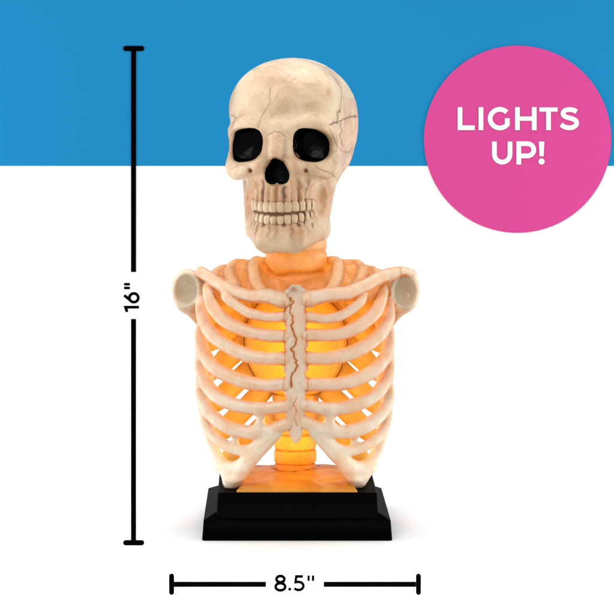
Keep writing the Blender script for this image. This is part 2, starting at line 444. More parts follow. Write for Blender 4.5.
for s in (-1, 1):
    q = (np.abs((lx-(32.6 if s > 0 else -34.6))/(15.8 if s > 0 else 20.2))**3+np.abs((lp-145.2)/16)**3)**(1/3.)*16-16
    r = np.exp(-(np.maximum(q, 0)/2.2)**2)*(ly < -40); warm = np.maximum(warm, .55*r); stain_shade = np.maximum(stain_shade, .45*np.exp(-(np.maximum(q, 0)/.9)**2)*(ly < -40))
    d = np.hypot(lx-s*28.5, lp-171); stain_shade = np.maximum(stain_shade, .6*np.exp(-(d/1.9)**2)*(ly < -50)); warm = np.maximum(warm, .6*np.exp(-(d/5)**2)*(ly < -50))
    r = np.exp(-((lx-s*20)/4.5)**2)*ss(lp, 150, 165)*(1-ss(lp, 186, 196))*(ly < -55); warm = np.maximum(warm, .55*r)
    r = np.exp(-((np.abs(lx)-38)/7)**2)*ss(lp, 184, 192)*(1-ss(lp, 212, 226))*(ly < 0); warm = np.maximum(warm, .8*r)
    r = np.exp(-((lx-s*9)/2.2)**2)*ss(lp, 136, 142)*(1-ss(lp, 156, 162))*(ly < -70); stain_shade = np.maximum(stain_shade, .30*r)
r = np.exp(-(np.hypot((px-345)/14, (py-135)/20))**4)*(lx > 30); warm = np.maximum(warm, .22*r)
for s in (-1, 1): r = np.exp(-((np.abs(lx)-36)/10)**2)*ss(lp, 222, 240)*(lx*s > 0); warm = np.maximum(warm, .3*r)  # jaw edge shading put into the colour
r = np.exp(-(lx/10)**2)*ss(lp, 130, 138)*(1-ss(lp, 152, 162))*(ly < -65); warm = np.maximum(warm, .42*r)
r = np.exp(-((lp-(131.5+(lx/10.5)**2*6+.5*np.sin(lx)))/.7)**2)*(1-ss(np.abs(lx), 8, 12))*(ly < -60); stain_shade = np.maximum(stain_shade, .6*r)
nd = np.hypot(lx/12.5, (lp-172)/14)*12.5-12.5; warm = np.maximum(warm, .6*np.exp(-(np.maximum(nd, 0)/3)**2)*(ly < -60)); stain_shade = np.maximum(stain_shade, .55*np.exp(-(np.maximum(nd, 0)/1.1)**2)*(ly < -60))
d = polydist(px, py, [(297, 136), (303, 144), (305, 152), (312, 160)]); stain_shade = np.maximum(stain_shade, .8*np.exp(-(d/1.6)**2)*(ly < -50)*.9)
W = W-WN*disp[:, None]
N1 = vnormals(W, Q)
cv = concav(W, Q, N1, 5); groove = ss(cv, .05, .30)*(g != EYE)*(g != NOSE)
stain_shade = np.maximum(stain_shade, .55*ss(cv, .12, .40)); warm = np.maximum(warm, .75*groove)
at = {'stain_shade': stain_shade, 'warm': warm}
def gfix(g):
    return g
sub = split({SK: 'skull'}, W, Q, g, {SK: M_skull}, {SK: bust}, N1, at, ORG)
skull = sub[SK]
g2 = g.copy()
# sockets seated a little behind the painted rim
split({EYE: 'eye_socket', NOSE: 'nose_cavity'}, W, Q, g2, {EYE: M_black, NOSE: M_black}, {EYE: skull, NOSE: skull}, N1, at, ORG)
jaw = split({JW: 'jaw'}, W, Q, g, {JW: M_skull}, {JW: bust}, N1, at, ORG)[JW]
# separate the left and right socket into two children
eo = [o for o in skull.children if o.name.startswith('eye_socket')][0]
lost = set(np.unique(np.sort(g[Q], axis=1)[:, 1]))-{SK, JW, EYE, NOSE}
qe = Q[np.sort(g[Q], axis=1)[:, 1] == EYE]; bpy.data.objects.remove(eo)
for s in (-1, 1):
    qq = qe[(V[qe[:, 0], 0]*s) > 0]; u, inv = np.unique(qq, return_inverse=True)
    make('eye_socket', W[u], inv.reshape(qq.shape), M_black, skull, N1[u], None, ORG)
    if lost: pass
if lost:
    fgx = np.sort(g[Q], axis=1)[:, 1]; qq = Q[np.isin(fgx, list(lost))]; print('lost faces', len(qq))
# teeth
def tooth(name, t, up, parent, k):
    rx, ry = (29.6, 31.6) if up else (28.6, 30.0)
    x, y = arch(t, rx, ry); w = ((4.65 if up else 4.1)-abs(t)*.5)*(1+.05*math.sin(k*2.7)); hgt = (5.8 if up else 4.8)*(1+.05*math.sin(k*1.9+1))
    zc = (-206.9 if up else -220.6)+(abs(x)/30)**2*(2.6 if up else 5.6)
    n = 18; m = 14; vs = []; nx, ny = math.sin(t), -math.cos(t); tx, ty = math.cos(t), math.sin(t)
    rs = random.Random(k*7+up); tilt = rs.uniform(-.09, .09); hgt *= rs.uniform(.93, 1.04)
    for i in range(m+1):
        ph = math.pi*i/m; cz = math.cos(ph); sr = math.sin(ph)
        cz = math.copysign(abs(cz)**.75, cz); sr = sr**.55
        for j in range(n):
            a = 2*math.pi*j/n; ca = math.copysign(abs(math.cos(a))**.8, math.cos(a)); sa = math.copysign(abs(math.sin(a))**.8, math.sin(a))
            e = (-cz if up else cz*1.5)                       # +1 at the biting edge
            ww = w*(1+(.12 if up else .16)*e); dd = 2.9*(1-.12*e)
            a1 = ca*ww*sr+tilt*cz*hgt; a2 = sa*dd*sr
            vs.append((x+tx*a1+nx*a2, y+ty*a1+ny*a2, zc+cz*hgt))
    V_ = np.array(vs); f = []
    for i in range(m):
        for j in range(n):
            q = [i*n+j, i*n+(j+1) % n, (i+1)*n+(j+1) % n, (i+1)*n+j]; f.append(q[::-1])
    Wt = sk2w(V_); edge = np.repeat(np.arange(m+1)/m, n); top = (1-edge) if up else edge      # 1 at the gum
    side = np.abs((V_[:, 0]-x)*tx+(V_[:, 1]-y)*ty)/w
    make(name, Wt, np.array(f), M_tooth, parent, None, {'stain_shade': np.clip(.9*ss(side, .78, 1.0)+.6*ss(top, .72, .95), 0, 1), 'warm': .5*ss(top, .6, .95)+.35*ss(side, .65, 1)}, ORG)
for k, t in enumerate(UT): tooth('tooth', t, True, skull, k)
for k, t in enumerate(LT): tooth('tooth', t, False, jaw, k+20)

# ------------------------------------------------------------------ neck
def ringsurf(name, cx, cyy, prof, rx, ry, mat, parent, n=120, m=90, p0=0, p1=1, tilt=0.0, attrs=None):
    vs = []; st = []; wm = []
    for i in range(m+1):
        q = p0+(p1-p0)*i/m
        for j in range(n):
            a = 2*math.pi*j/n; fr = -math.sin(a)                       # +1 in front
            zz = q-tilt*fr; r = prof(q, a)
            vs.append((cx+rx*r*math.cos(a), cyy+ry*r*math.sin(a), ZC+230-(q+tilt*fr)))
            s_, w_ = attrs(q, a) if attrs else (0, 0); st.append(s_); wm.append(w_)
    nv = len(vs); vs.append((cx, cyy, ZC+230-p0)); vs.append((cx, cyy, ZC+230-p1)); st += [0, 0]; wm += [0, 0]
    f = []
    for i in range(m):
        for j in range(n): f.append([i*n+j, (i+1)*n+j, (i+1)*n+(j+1) % n, i*n+(j+1) % n])
    V_ = np.array(vs, float)
    return make(name, V_, np.array(f), mat, parent, None, {'stain_shade': np.array(st), 'warm': np.array(wm)}, ORG)
nz = [random.uniform(0, 6.28) for _ in range(8)]
def nprof(q, a):
    r = 1.0
    w = 1.2*math.sin(3*a+nz[0])+.8*math.sin(5*a+nz[1])
    r -= .10*math.exp(-((q-268-w)/2.0)**2)-.025*math.exp(-((q-276)/4.5)**2)+.05*math.exp(-((q-249-w)/1.6)**2)+.06*math.exp(-((q-286+w)/2.0)**2)
    r += .012*math.sin(2*a+q*.15+nz[2])+.006*math.sin(7*a+q*.35+nz[3])
    r += .02*math.exp(-((q-259)/6)**2)
    return r
def nattr(q, a):
    w = 1.2*math.sin(3*a+nz[0])+.8*math.sin(5*a+nz[1])
    s_ = .55*math.exp(-((q-268-w)/1.3)**2)+.5*math.exp(-((q-286+w)/2.0)**2)
    s_ += .75*math.exp(-((q-279)/4.5)**2-((math.atan2(math.sin(a+math.pi*.33), math.cos(a+math.pi*.33)))/.42)**2)
    wm_ = .95*math.exp(-((q-268-w)/5)**2)+.6*math.exp(-((q-249-w)/4)**2)+.9*math.exp(-((q-288)/6)**2)+.25*(1+math.sin(3*a+1))*.5  # interior glow round the neck creases painted into the colour
    return min(s_, 1), min(wm_, 1)
NX = P(296, 0, 4)[0]
ringsurf('neck', NX, 4, nprof, 30.6, 28, M_neck, bust, p0=226, p1=296, tilt=4.5, attrs=nattr)

# ------------------------------------------------------------------ rib cage
CXp = 295.5
def yfront(px, A=99.0, B=63.0, e=2.3):
    u = min(abs(px-CXp)/A, 1.0); return -B*(1-u**e)**(1/e)
def W3(px, py, Y, r): x, y, z = P(px, py, Y); return (x, y, z, r)
ribsL = {
 1: [(283, 316.5, 5), (268, 317, 4.6), (251, 313.5, 4.8), (238, 306.5, 4.6), (226, 297, 4)],
 2: [(283, 336, 6), (265, 335, 5.8), (247, 331, 6), (228, 322.5, 6.4), (214, 309, 6.2), (208.5, 296, 5)],
 3: [(283, 358.5, 6.4), (265, 358.5, 6.3), (247, 355, 6.6), (228, 346.5, 6.8), (211, 333, 6.8), (202.5, 316, 6), (201, 303, 5)],
 4: [(284, 384.5, 6.4), (260, 385, 6.2), (236, 378.5, 6.6), (215, 368, 6.8), (203.5, 351, 6.4), (201, 335, 5.6), (203, 322, 5)],
 5: [(285, 406, 6), (268, 408.5, 6), (248, 407.5, 6.2), (229, 402.5, 6.4), (212, 392, 6.6), (202.5, 375, 6.2), (201, 358, 5.4), (203, 345, 5)],
 6: [(286, 424.5, 6), (266, 431, 6), (245, 431.5, 6.2), (224, 425, 6.4), (208.5, 411.5, 6.2), (202, 394, 5.8), (202, 378, 5.2)],
 7: [(276, 433, 5.4), (262, 443.5, 5.6), (249, 449.8, 5.0), (233, 448.6, 4.7), (219, 440.5, 4.8), (208, 428, 5.4), (203.5, 410, 5.2), (203, 396, 5)],
}
ribsR = {
 1: [(308, 316.5, 5), (323, 318.5, 4.6), (338, 316.5, 4.8), (350, 310.5, 4.4), (362, 300, 4)],
 2: [(308, 334.8, 6), (326, 335.4, 5.8), (342, 333.5, 6), (359, 326, 6.6), (374, 313.5, 6.4), (382, 300, 5)],
 3: [(308, 358, 6.4), (328, 358.5, 6.3), (345, 355, 6.6), (362, 348, 6.8), (379, 335, 6.6), (388, 320, 6), (389.5, 306, 5)],
 4: [(307, 384.5, 6.4), (330, 384.5, 6.2), (352, 381, 6.6), (373, 371, 6.8), (385, 357, 6.4), (389, 341, 5.6), (388, 326, 5)],
 5: [(306, 405, 6), (322, 408.5, 6), (344, 408, 6.2), (363, 402, 6.4), (378, 392, 6.4), (387, 376, 6), (389, 360, 5.4), (387, 346, 5)],
 6: [(305, 422, 6), (322, 429.5, 6), (342, 432, 6.2), (364, 427, 6.4), (380, 415, 6.2), (388, 399, 5.6), (388, 382, 5)],
 7: [(316, 432, 5.4), (330, 444.5, 5.6), (342, 450.6, 5.0), (358, 449, 4.7), (372, 442.3, 4.8), (383, 430, 5.2), (387, 413, 5), (387, 398, 5)],
}
GR = Grid((-145, -78, 42), (118, 34, 278), .72)
GID = {}; names = {}; mats = {}
def gid(name, mat):
    i = len(names)+1; names[i] = name; mats[i] = mat; return i
def ribpts(L, s):
    out = []
    for i, (x, y, r) in enumerate(L):
        Y = yfront(x)
        out.append([x, y, Y, r+.35])
    # carry the rib round the flank to the back
    x, y, Y, r = out[-1]
    for j, (dy, yy) in enumerate([(-10, Y+16), (-20, Y+34)]):
        out.append([x+s*(0 if j == 0 else 6), y+dy, min(yy, 24), r])
    # keep the flank points in order of depth
    for j in range(1, len(out)): out[j][2] = max(out[j][2], out[j-1][2]+1.0)
    return [W3(*o[:3], o[3]) for o in out]
for n_ in range(1, 8):
    for s, R in ((1, ribsL), (-1, ribsR)):
        k = gid('rib', M_rib)
        pts = ribpts(R[n_], s)
        if n_ == 1: pts = pts[:-1]
        GR.chain(pts, k, 1.2 if n_ < 5 else 3.0, sub=6, ysc=1.15)
        GID[(n_, s)] = k
# costal margin and feet
mgL = gid('costal_margin', M_rib); mgR = gid('costal_margin', M_rib)
def mg(pts, k, kk=5): GR.chain([W3(*p) for p in pts], k, kk)
mg([(274, 434, -62, 5), (259, 450, -60, 7), (247, 463, -54, 7.5), (239, 475, -46, 7), (233, 482, -40, 7.5)], mgL)
mg([(204, 415, -14, 5), (210.5, 440, -26, 5), (218, 457, -32, 5.5), (226, 470, -38, 7), (231, 481, -40, 8)], mgL)
mg([(222, 466, -36, 5), (234, 467, -46, 6), (246, 464, -53, 6)], mgL)
mg([(261, 409, -60, 4), (260.5, 418, -60, 4.2), (259, 428, -60, 4.5)], mgL, 5)
mg([(236, 432, -50, 4), (235, 441, -50, 3.6), (236, 449, -50, 4)], mgL, 4)
mg([(317, 434, -62, 5), (332, 450, -60, 7), (344, 463, -54, 7.5), (351, 474, -46, 7), (356, 480.5, -40, 7.5)], mgR)
mg([(387, 415, -14, 5), (382, 438, -26, 5), (374.5, 456, -32, 5.5), (367, 468, -38, 7), (359, 479, -40, 8)], mgR)
mg([(371, 466, -36, 5), (357, 467, -46, 6), (345, 464, -53, 6)], mgR)
mg([(329, 409, -60, 4), (329.5, 418, -60, 4.2), (331, 428, -60, 4.5)], mgR, 5)
mg([(354, 432, -50, 4), (354.5, 441, -50, 3.6), (354, 449, -50, 4)], mgR, 4)
# sternum
stn = gid('sternum', M_rib)
x0, y0, z0 = P(295.5, 285, -62); x1, y1, z1 = P(295.5, 443, -62)
sl, (X, Y, Z) = GR.sl((x0-22, -72, z1-3), (x0+22, -48, z0+4), 8)
pyv = 230-(Z-ZC)*D/(D-62)
hw = np.interp(pyv, [281, 285, 290, 300, 330, 360, 400, 412, 425, 435, 439.5, 442, 443.6, 450], [-9, 4, 11, 11.5, 10.5, 11.5, 10.5, 9.5, 8.0, 6.0, 4.4, 2.6, .3, -6]).astype(F32)
hw = hw+np.clip((hw-3)/6, 0, 1)*(.9*np.sin(pyv*.28)+.6*np.sin(pyv*.8+1+np.sign(X-x0)))
rr = 4.0
qx = np.maximum(np.abs(X-x0)-hw+rr, 0); qy = np.maximum(np.abs(Y+60.5)-5.2+rr, 0)
d = np.sqrt(qx*qx+qy*qy)-rr+np.minimum(np.maximum(np.abs(X-x0)-hw+rr, np.abs(Y+60.5)-5.2+rr), 0)
GR.add(sl, d.astype(F32), stn, 1.4)
# clavicles
cL = gid('collarbone', M_rib); cR = gid('collarbone', M_rib)
GR.chain([W3(*p[:3], p[3]+.9) for p in [(201, 272.5, -18, 5), (209, 277, -24, 5.2), (220, 284.5, -34, 5.3), (235, 291.5, -46, 5.2), (251, 296, -55, 5.6), (268, 296, -62, 6.4), (282, 300, -65, 7.2)]], cL, 2.0)
GR.chain([W3(*p[:3], p[3]+.9) for p in [(310, 299, -65, 7.2), (324, 295.5, -62, 6.4), (346, 293, -55, 5.8), (365, 285.6, -44, 5.4), (381, 277, -32, 5.4), (398, 273, -22, 6), (410, 275.5, -16, 6)]], cR, 2.0)
# shoulder sockets
sL = gid('shoulder_socket', M_socket); sR = gid('shoulder_socket', M_socket)
x, y, z = P(187.5, 290, -12); GR.ell((x, y, z), (16, 15, 21.5), sL, 2)
GR.chain([W3(188, 300, -8, 12), W3(197, 318, 0, 5), W3(203, 330, 4, 3)], sL, 5)
x, y, z = P(404, 290.5, -12); GR.ell((x, y, z), (16, 15, 21), sR, 2)
GR.chain([W3(404, 300, -8, 12), W3(395, 316, 0, 5), W3(389, 328, 4, 3)], sR, 5)
GR.chain([W3(190, 277, 0, 7), W3(208, 279, 5, 8), W3(226, 276, 10, 8)], sL, 5)
GR.chain([W3(404, 277, 0, 7), W3(385, 278, 5, 8), W3(366, 274, 10, 8)], sR, 5)
# upper chest shell
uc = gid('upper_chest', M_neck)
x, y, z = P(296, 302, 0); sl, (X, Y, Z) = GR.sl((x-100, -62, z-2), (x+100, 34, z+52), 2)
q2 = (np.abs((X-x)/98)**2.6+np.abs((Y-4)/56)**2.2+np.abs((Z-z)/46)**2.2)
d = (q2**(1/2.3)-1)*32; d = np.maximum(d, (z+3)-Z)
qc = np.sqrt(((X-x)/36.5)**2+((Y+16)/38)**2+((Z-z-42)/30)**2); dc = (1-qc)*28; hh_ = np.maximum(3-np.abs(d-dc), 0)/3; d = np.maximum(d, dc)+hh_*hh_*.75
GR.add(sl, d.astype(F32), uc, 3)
RIDGE = []; XC_, ZC_ = P(296, 302, 0)[0], P(296, 302, 0)[2]
for s in (1, -1):
    for path, r in (([(36, 9), (40, -8), (41.5, -26), (40, -39), (35, -47), (25, -51.5), (12, -53)], 4.0),
                    ([(52, 12), (60, 0), (65, -14), (64.5, -28), (59, -40)], 4.8), ([(68, 10), (76, 0), (81, -11), (80, -23)], 4.4)):
        pts = []
        for i_, (xx, yy) in enumerate(path):
            inn = max(1-abs(xx/98)**2.6-abs((yy-4)/56)**2.2, .02)
            pts.append((XC_-s*xx, yy, ZC_+46*inn**(1/2.2)-1.2-(2.0 if i_ == 0 else 0), r*(.8 if i_ == 0 else 1)))
        RIDGE.append(pts); GR.chain(pts, uc, 2.8)
for (cx_, cz_, k_) in ((185.5, 290, sL), (405.5, 292, sR)):
    x, y, z = P(cx_, cz_, -29); GR.ell((x, y, z), (12.4, 16, 17.0), 0, 3.0, 'cut')
GR.noise(.26, .13, 11); GR.noise(.13, .38, 12)
V, Q, g = GR.mesh(); V = relax(V, Q, 1, .4); N0 = vnormals(V, Q); px, py = px_of(V)
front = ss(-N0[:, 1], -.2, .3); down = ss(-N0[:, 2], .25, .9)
stain_shade = np.zeros(len(V)); warm = np.zeros(len(V)); pale = np.zeros(len(V)); disp = np.zeros(len(V))
zig = [(287.8, 295), (293.6, 301.7), (289.7, 311.5), (292.6, 319.3), (291.7, 327), (296.6, 339.8), (291.7, 348.6), (293.6, 356.4), (297.5, 366), (291.7, 376), (291.7, 387)]
zg = jag(zig, 1.25, 4, 21); d = polydist(px, py, zg)
nearS = (V[:, 1] < -56)&(np.abs(px-295.5) < 14)
gr = ss(py, 292, 325)*.6+.4
stain_shade += np.where(nearS, .75*np.exp(-(d/.55)**2)*front*gr, 0); disp += np.where(nearS, 1.3*np.exp(-(d/1.2)**2)*front, 0); warm += np.where(nearS, .6*np.exp(-(d/1.9)**2)*front*gr, 0)
z2 = jag([(296.5, 398), (293.3, 405), (296.5, 411.4), (294.0, 417), (297, 426)], .5, 3, 22); d = polydist(px, py, z2)
stain_shade += np.where(nearS, .45*np.exp(-(d/.5)**2)*front, 0); disp += np.where(nearS, .5*np.exp(-(d/.9)**2)*front, 0)
disp += np.where(g == stn, .40*np.sin(px*.38+1.5*np.sin(py*.13))*np.sin(py*.21+1.3*np.sin(px*.3+.5))+.14*np.sin(px*.8+2*np.sin(py*.23))*np.sin(py*.5+np.sin(px*.6)), 0)
rim_ = ss(np.abs(px-295.5), 6.5, 11); warm += np.where(g == stn, .35*rim_, 0)
# seams beside the sternum and stains in the joints
for s, ex in ((-1, 284), (1, 307)):
    sm = jag([(ex, 302), (ex-s*1.0, 316), (ex, 336), (ex-s*.8, 358), (ex+s*.5, 384), (ex, 400)], 1.5, 5, 30+s)
    d = polydist(px, py, sm); stain_shade += np.where(V[:, 1] < -50, .36*np.exp(-(d/.55)**2)*front, 0); disp += np.where(V[:, 1] < -50, .35*np.exp(-(d/.8)**2)*front, 0)
    warm += np.where(V[:, 1] < -50, .35*np.exp(-(d/2.0)**2)*front, 0)
d = polydist(px, py, [(400, 268), (401.5, 273), (401, 279)]); stain_shade += .5*np.exp(-(d/.9)**2)*front
sp = np.exp(-(np.hypot((px-294)/7, (py-289)/4))**2)*(V[:, 1] < -45); stain_shade += .65*sp
rib = np.isin(g, [k for k in names if names[k] in ('rib', 'collarbone', 'costal_margin')])
warm += np.where(rib, (.80*down+.45*ss(N0[:, 2], .55, .98))*np.where(py < 425, 1, .45)+.16*(py < 395), 0)  # inner lamp glow painted on rib undersides and tops
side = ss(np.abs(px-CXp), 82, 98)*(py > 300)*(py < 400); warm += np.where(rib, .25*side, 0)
stain_shade += np.where(rib & (py < 312) & (py > 300), .25*down, 0)  # underside shade below the collarbones painted in
cup = np.zeros(len(V))
for cx_, cz_ in ((185.5, 290), (405.5, 292)):
    r_ = np.hypot((px-cx_)/12, (py-cz_)/16); cup = np.maximum(cup, (r_ < 1.0)*1.0*(V[:, 1] < -8))
    stain_shade += (.6 if cx_ < 300 else .85)*(r_ < .97)*(V[:, 1] < -8)*np.clip(1.3-r_, 0, 1)  # cup shade painted in, deepest at the centre
sock = np.isin(g, [sL, sR]); warm += np.where(sock, .9*ss(-np.abs(px-CXp), -98, -82)+.6*ss(py, 304, 318), 0)
chest = g == uc
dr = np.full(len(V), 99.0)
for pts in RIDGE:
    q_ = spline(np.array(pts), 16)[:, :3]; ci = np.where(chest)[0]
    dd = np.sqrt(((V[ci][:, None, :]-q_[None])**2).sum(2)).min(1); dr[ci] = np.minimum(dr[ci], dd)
pale += np.where(chest, 1-ss(dr, 3.6, 6.5), 0); warm += np.where(chest, .85*ss(dr, 4.0, 7.5), 0)  # chest glow painted in: pale ridges, orange valleys
stain_shade += np.where(chest, .35*np.exp(-((dr-6.0)/1.3)**2), 0)
V = V-N0*disp[:, None]; N1 = vnormals(V, Q)
cv = concav(V, Q, N1, 5); warm += .8*ss(cv, .05, .35); stain_shade += .35*ss(cv, .15, .5)
for s_ in (stain_shade, warm, pale): np.clip(s_, 0, 1, out=s_)
parts = split(names, V, Q, g, mats, {k: bust for k in names}, N1, {'stain_shade': stain_shade, 'warm': warm, 'pale': pale}, ORG)

# ------------------------------------------------------------------ back ribs, spine, shade, plate
def net(name, mat, prims, lo, hi, h, parent=bust, noise=.15, attrs=None):
    g_ = Grid(lo, hi, h)
    for f in prims: f(g_)
    g_.noise(noise, .13, 7)
    V_, Q_, _ = g_.mesh(); V_ = relax(V_, Q_, 1, .4)
    at_ = attrs(V_) if attrs else {'stain_shade': np.zeros(len(V_)), 'warm': np.zeros(len(V_)), 'pale': np.zeros(len(V_))}
    return make(name, V_, Q_, mat, parent, vnormals(V_, Q_), at_, ORG)
def backY(px, A=97.0, B=56.0):
    u = min(abs(px-CXp)/A, 1.0); return -8+B*(1-u**2.2)**(1/2.2)
for c, r in ((500, 13.5), (527, 13.5), (554, 12.2), (585, 10.2), (618.5, 10.4), (653.5, 10.4), (688, 10)):
    for s in (1, -1):
        pts = []
        st0 = {653.5: 214, 688: 221}.get(c, 207)
        for xx in (st0, st0+5, st0+12, 232, 244, 258, 272, 286):
            yy = c-xx
            if yy < 288: break
            pts.append(W3(CXp-s*(CXp-xx), yy+(1.5 if s < 0 else 0), backY(xx), r*(1+(.30 if c < 600 else .04)*ss(xx, 222, 238))*(.45 if xx == st0 else .75 if xx == st0+5 else 1)))
        a = np.array(pts); lo = a[:, :3].min(0)-17; hi = a[:, :3].max(0)+17
        net('back_rib', M_back, [lambda g_, p=pts: g_.chain(p, 1, 0, ysc=1.7)], lo, hi, 1.1)
net('backbone', M_back, [lambda g_: g_.chain([W3(295.5, 300, 42, 20), W3(295.5, 350, 44, 21), W3(295.5, 392, 40, 24), W3(295.5, 414, 34, 22)], 1, 0, ysc=2.0)], (-50, 10, 80), (40, 75, 255), 1.2)
# spine
SX0 = P(295, 0, 26)[0]
def vert(i, q0, q1, rx=21.2):
    mid = (q0+q1)/2; hh = (q1-q0)/2; ph = random.uniform(0, 6)
    def pr(q, a):
        u = (q-mid)/hh; e = max(1-abs(u)**3.2, 0)**(1/3.2)
        return (.84+.16*e)*(1+.012*math.sin(3*a+ph)+.008*math.sin(8*a+q*.5))
    def aa(q, a):
        u = abs(q-mid)/hh; return (.55*max(0, (u-.78)/.22)*(.6+.4*math.sin(4*a+ph)), 0)
    # spine units are given in world height here
    ringsurf('vertebra', SX0, 26, pr, rx, 17, M_back if False else M_spine, bust, n=96, m=26, p0=q0, p1=q1, attrs=aa)
M_spine = mat_bone('spine_resin', (.84, .46, .08, 1), (.80, .36, .04, 1), trans=.5, tcol=(1, .58, .08, 1), bump=.25, stain_shade=(.32, .05, .01, 1))
def qz(py, Y): return 523-P(0, py, Y)[2]      # image height at depth Y -> profile coordinate
bounds = [396, 409, 422, 436.5, 451.5, 465.5, 475.5]
for i in range(6): vert(i, qz(bounds[i], 10), qz(bounds[i+1], 10)-.1, 21.6 if i < 5 else 21)
# shade: the glowing barrel inside the chest
x, y, z = P(295.5, 342, 26)
net('lamp_shade', M_shade, [lambda g_: g_.ell((x, y, z), (52, 20, 57), 1, 0)], (x-58, y-26, z-62), (x+58, y+26, z+62), 1.2, noise=.1)
vs, fs = [], []
n, m = 160, 8
for i in range(n):
    a = 2*math.pi*i/n; w = .6*math.sin(5*a)+.4*math.sin(11*a+1); cxx = x+(52.2+w)*math.cos(a); czz = z+(57.2+w)*math.sin(a)
    for j in range(m):
        b = 2*math.pi*j/m; rr = .6; vs.append((cxx+rr*math.cos(b)*math.cos(a), y-6+rr*math.sin(b), czz+rr*math.cos(b)*math.sin(a)))
for i in range(n):
    for j in range(m): fs.append([i*m+j, i*m+(j+1) % m, ((i+1) % n)*m+(j+1) % m, ((i+1) % n)*m+j])
pmesh('shade_seam', vs, fs, M_seam, [o for o in bust.children if o.name.startswith('lamp_shade')][0], ORG, True)

# amber plate on the base
ZT = 44.0
def plate_attrs(V_):
    p_, q_ = px_of(V_); d = np.abs(np.hypot((V_[:, 0]-SX0)/24, (V_[:, 1]-26)/20.5)-1.0)
    ang_ = np.arctan2(V_[:, 1]-26, V_[:, 0]-SX0)
    st_ = .95*(.6+.4*np.sin(ang_*7+1))*np.exp(-((d-.03*np.sin(ang_*11))/.07)**2)+.05
    return {'stain_shade': np.clip(st_, 0, 1), 'warm': np.zeros(len(V_)), 'pale': np.zeros(len(V_))}
def plate(g_):
    sl, (X, Y, Z) = g_.sl((-80, -70, ZT-4), (62, 80, ZT+16), 6)
    cxp = -9.5
    # flat in front, rising towards the spine
    u = np.maximum(np.abs(X-cxp)-57.0+.06*(Y+60), 0)
    dxy = np.maximum(np.abs(X-cxp)-57.0-3*np.sin(Y*.05), np.maximum(-66.5-Y, Y-40-3*np.sin(X*.1)))
    hgt = ZT+2.2+4.0*np.exp(-((X-cxp)/55)**2-((Y-30)/34)**2)+2.2*ss(Y, -66, -40)*np.exp(-((X-cxp)/60)**4)+.5*np.sin(X*.15+np.sin(Y*.12)*2)
    d = np.maximum(dxy, np.maximum((Z-hgt)*.9, ZT-1.0-Z)); d = d+0*(X+Y+Z)
    g_.add(sl, d.astype(F32), 1, 0)
net('amber_plate', M_plate, [plate], (-80, -76, ZT-6), (62, 78, ZT+22), .9, noise=.12, attrs=plate_attrs)

# black base: two steps with bevelled rims
def slab(name, x0, x1, y0, y1, z0, z1, bev, parent=None, inset_top=0.0, extra=[]):
    prof = [(0+bev*.5, z0), (0, z0+bev*.5), (inset_top*.9, z1-bev), (inset_top+bev*.3, z1-bev*.3), (inset_top+bev, z1)]+extra
    vs, fs = [], []; n = 8
    for ins, zz in prof:
        rad = 3.0
        for cx_, cy_, a0 in ((x1, y1, 0), (x0, y1, 90), (x0, y0, 180), (x1, y0, 270)):
            for j in range(n):
                a = math.radians(a0+90*j/(n-1))
                ox = cx_-math.copysign(ins+rad, math.cos(math.radians(a0+45))); oy = cy_-math.copysign(ins+rad, math.sin(math.radians(a0+45)))
                vs.append((ox+rad*math.cos(a), oy+rad*math.sin(a), zz))
    k = 4*n
    for i in range(len(prof)-1):
        for j in range(k): fs.append([i*k+j, i*k+(j+1) % k, (i+1)*k+(j+1) % k, (i+1)*k+j])
    xm = (x0+x1)/2; vs = [(x-7.5*(y-y0)/(y1-y0)*(xm-x)/(xm-x0) if x < xm else x, y, z) for x, y, z in vs]
    fs.append(list(range(k))[::-1]); fs.append([(len(prof)-1)*k+j for j in range(k)])
    return pmesh(name, vs, fs, M_base, parent, ORG)
base = slab('base', -99, 80.5, -75, 84, 0, 19.5, 1.2, bust, 1.5, [(13.0, 24.6), (14.5, 24.8)])
slab('base_block', -85.5, 67.5, -70, 79, 20.0, ZT, 1.2, base, 1.0)

# ------------------------------------------------------------------ setting
YW = 450.0
def rect(px0, py0, px1, py1, Y): return [P(px0, py1, Y), P(px1, py1, Y), P(px1, py0, Y), P(px0, py0, Y)]
v = rect(-1400, 166, 2000, -900, YW)+rect(-1400, 1700, 2000, 166, YW)
back = [(a, b+12, c) for a, b, c in (v[4], v[5], v[2], v[3])]
# order: blue quad 0-3, white quad 4-7, back 8-11
wall = pmesh('wall', v+back, [[0, 1, 2, 3], [4, 5, 6, 7], [8, 11, 10, 9], [4, 8, 9, 5], [3, 2, 10, 11], [1, 5, 9, 10, 2], [0, 3, 11, 8, 4]], None, mats=[M_blue, M_wall_white], fm=[0, 1, 1, 1, 1, 1, 1])
wall['kind'] = 'structure'; wall['label'] = 'plain backdrop wall, blue band above white'
def box(x0, x1, y0, y1, z0, z1):
    v = [(x0, y0, z0), (x1, y0, z0), (x1, y1, z0), (x0, y1, z0), (x0, y0, z1), (x1, y0, z1), (x1, y1, z1), (x0, y1, z1)]
    return v, [[0, 3, 2, 1], [4, 5, 6, 7], [0, 1, 5, 4], [1, 2, 6, 5], [2, 3, 7, 6], [3, 0, 4, 7]]
YP = -112.0
v, f = box(-139, 125, YP, 125, -900, 0)
pl = pmesh('plinth', v, f, M_white); pl['kind'] = 'structure'; pl['label'] = 'plain white display plinth'

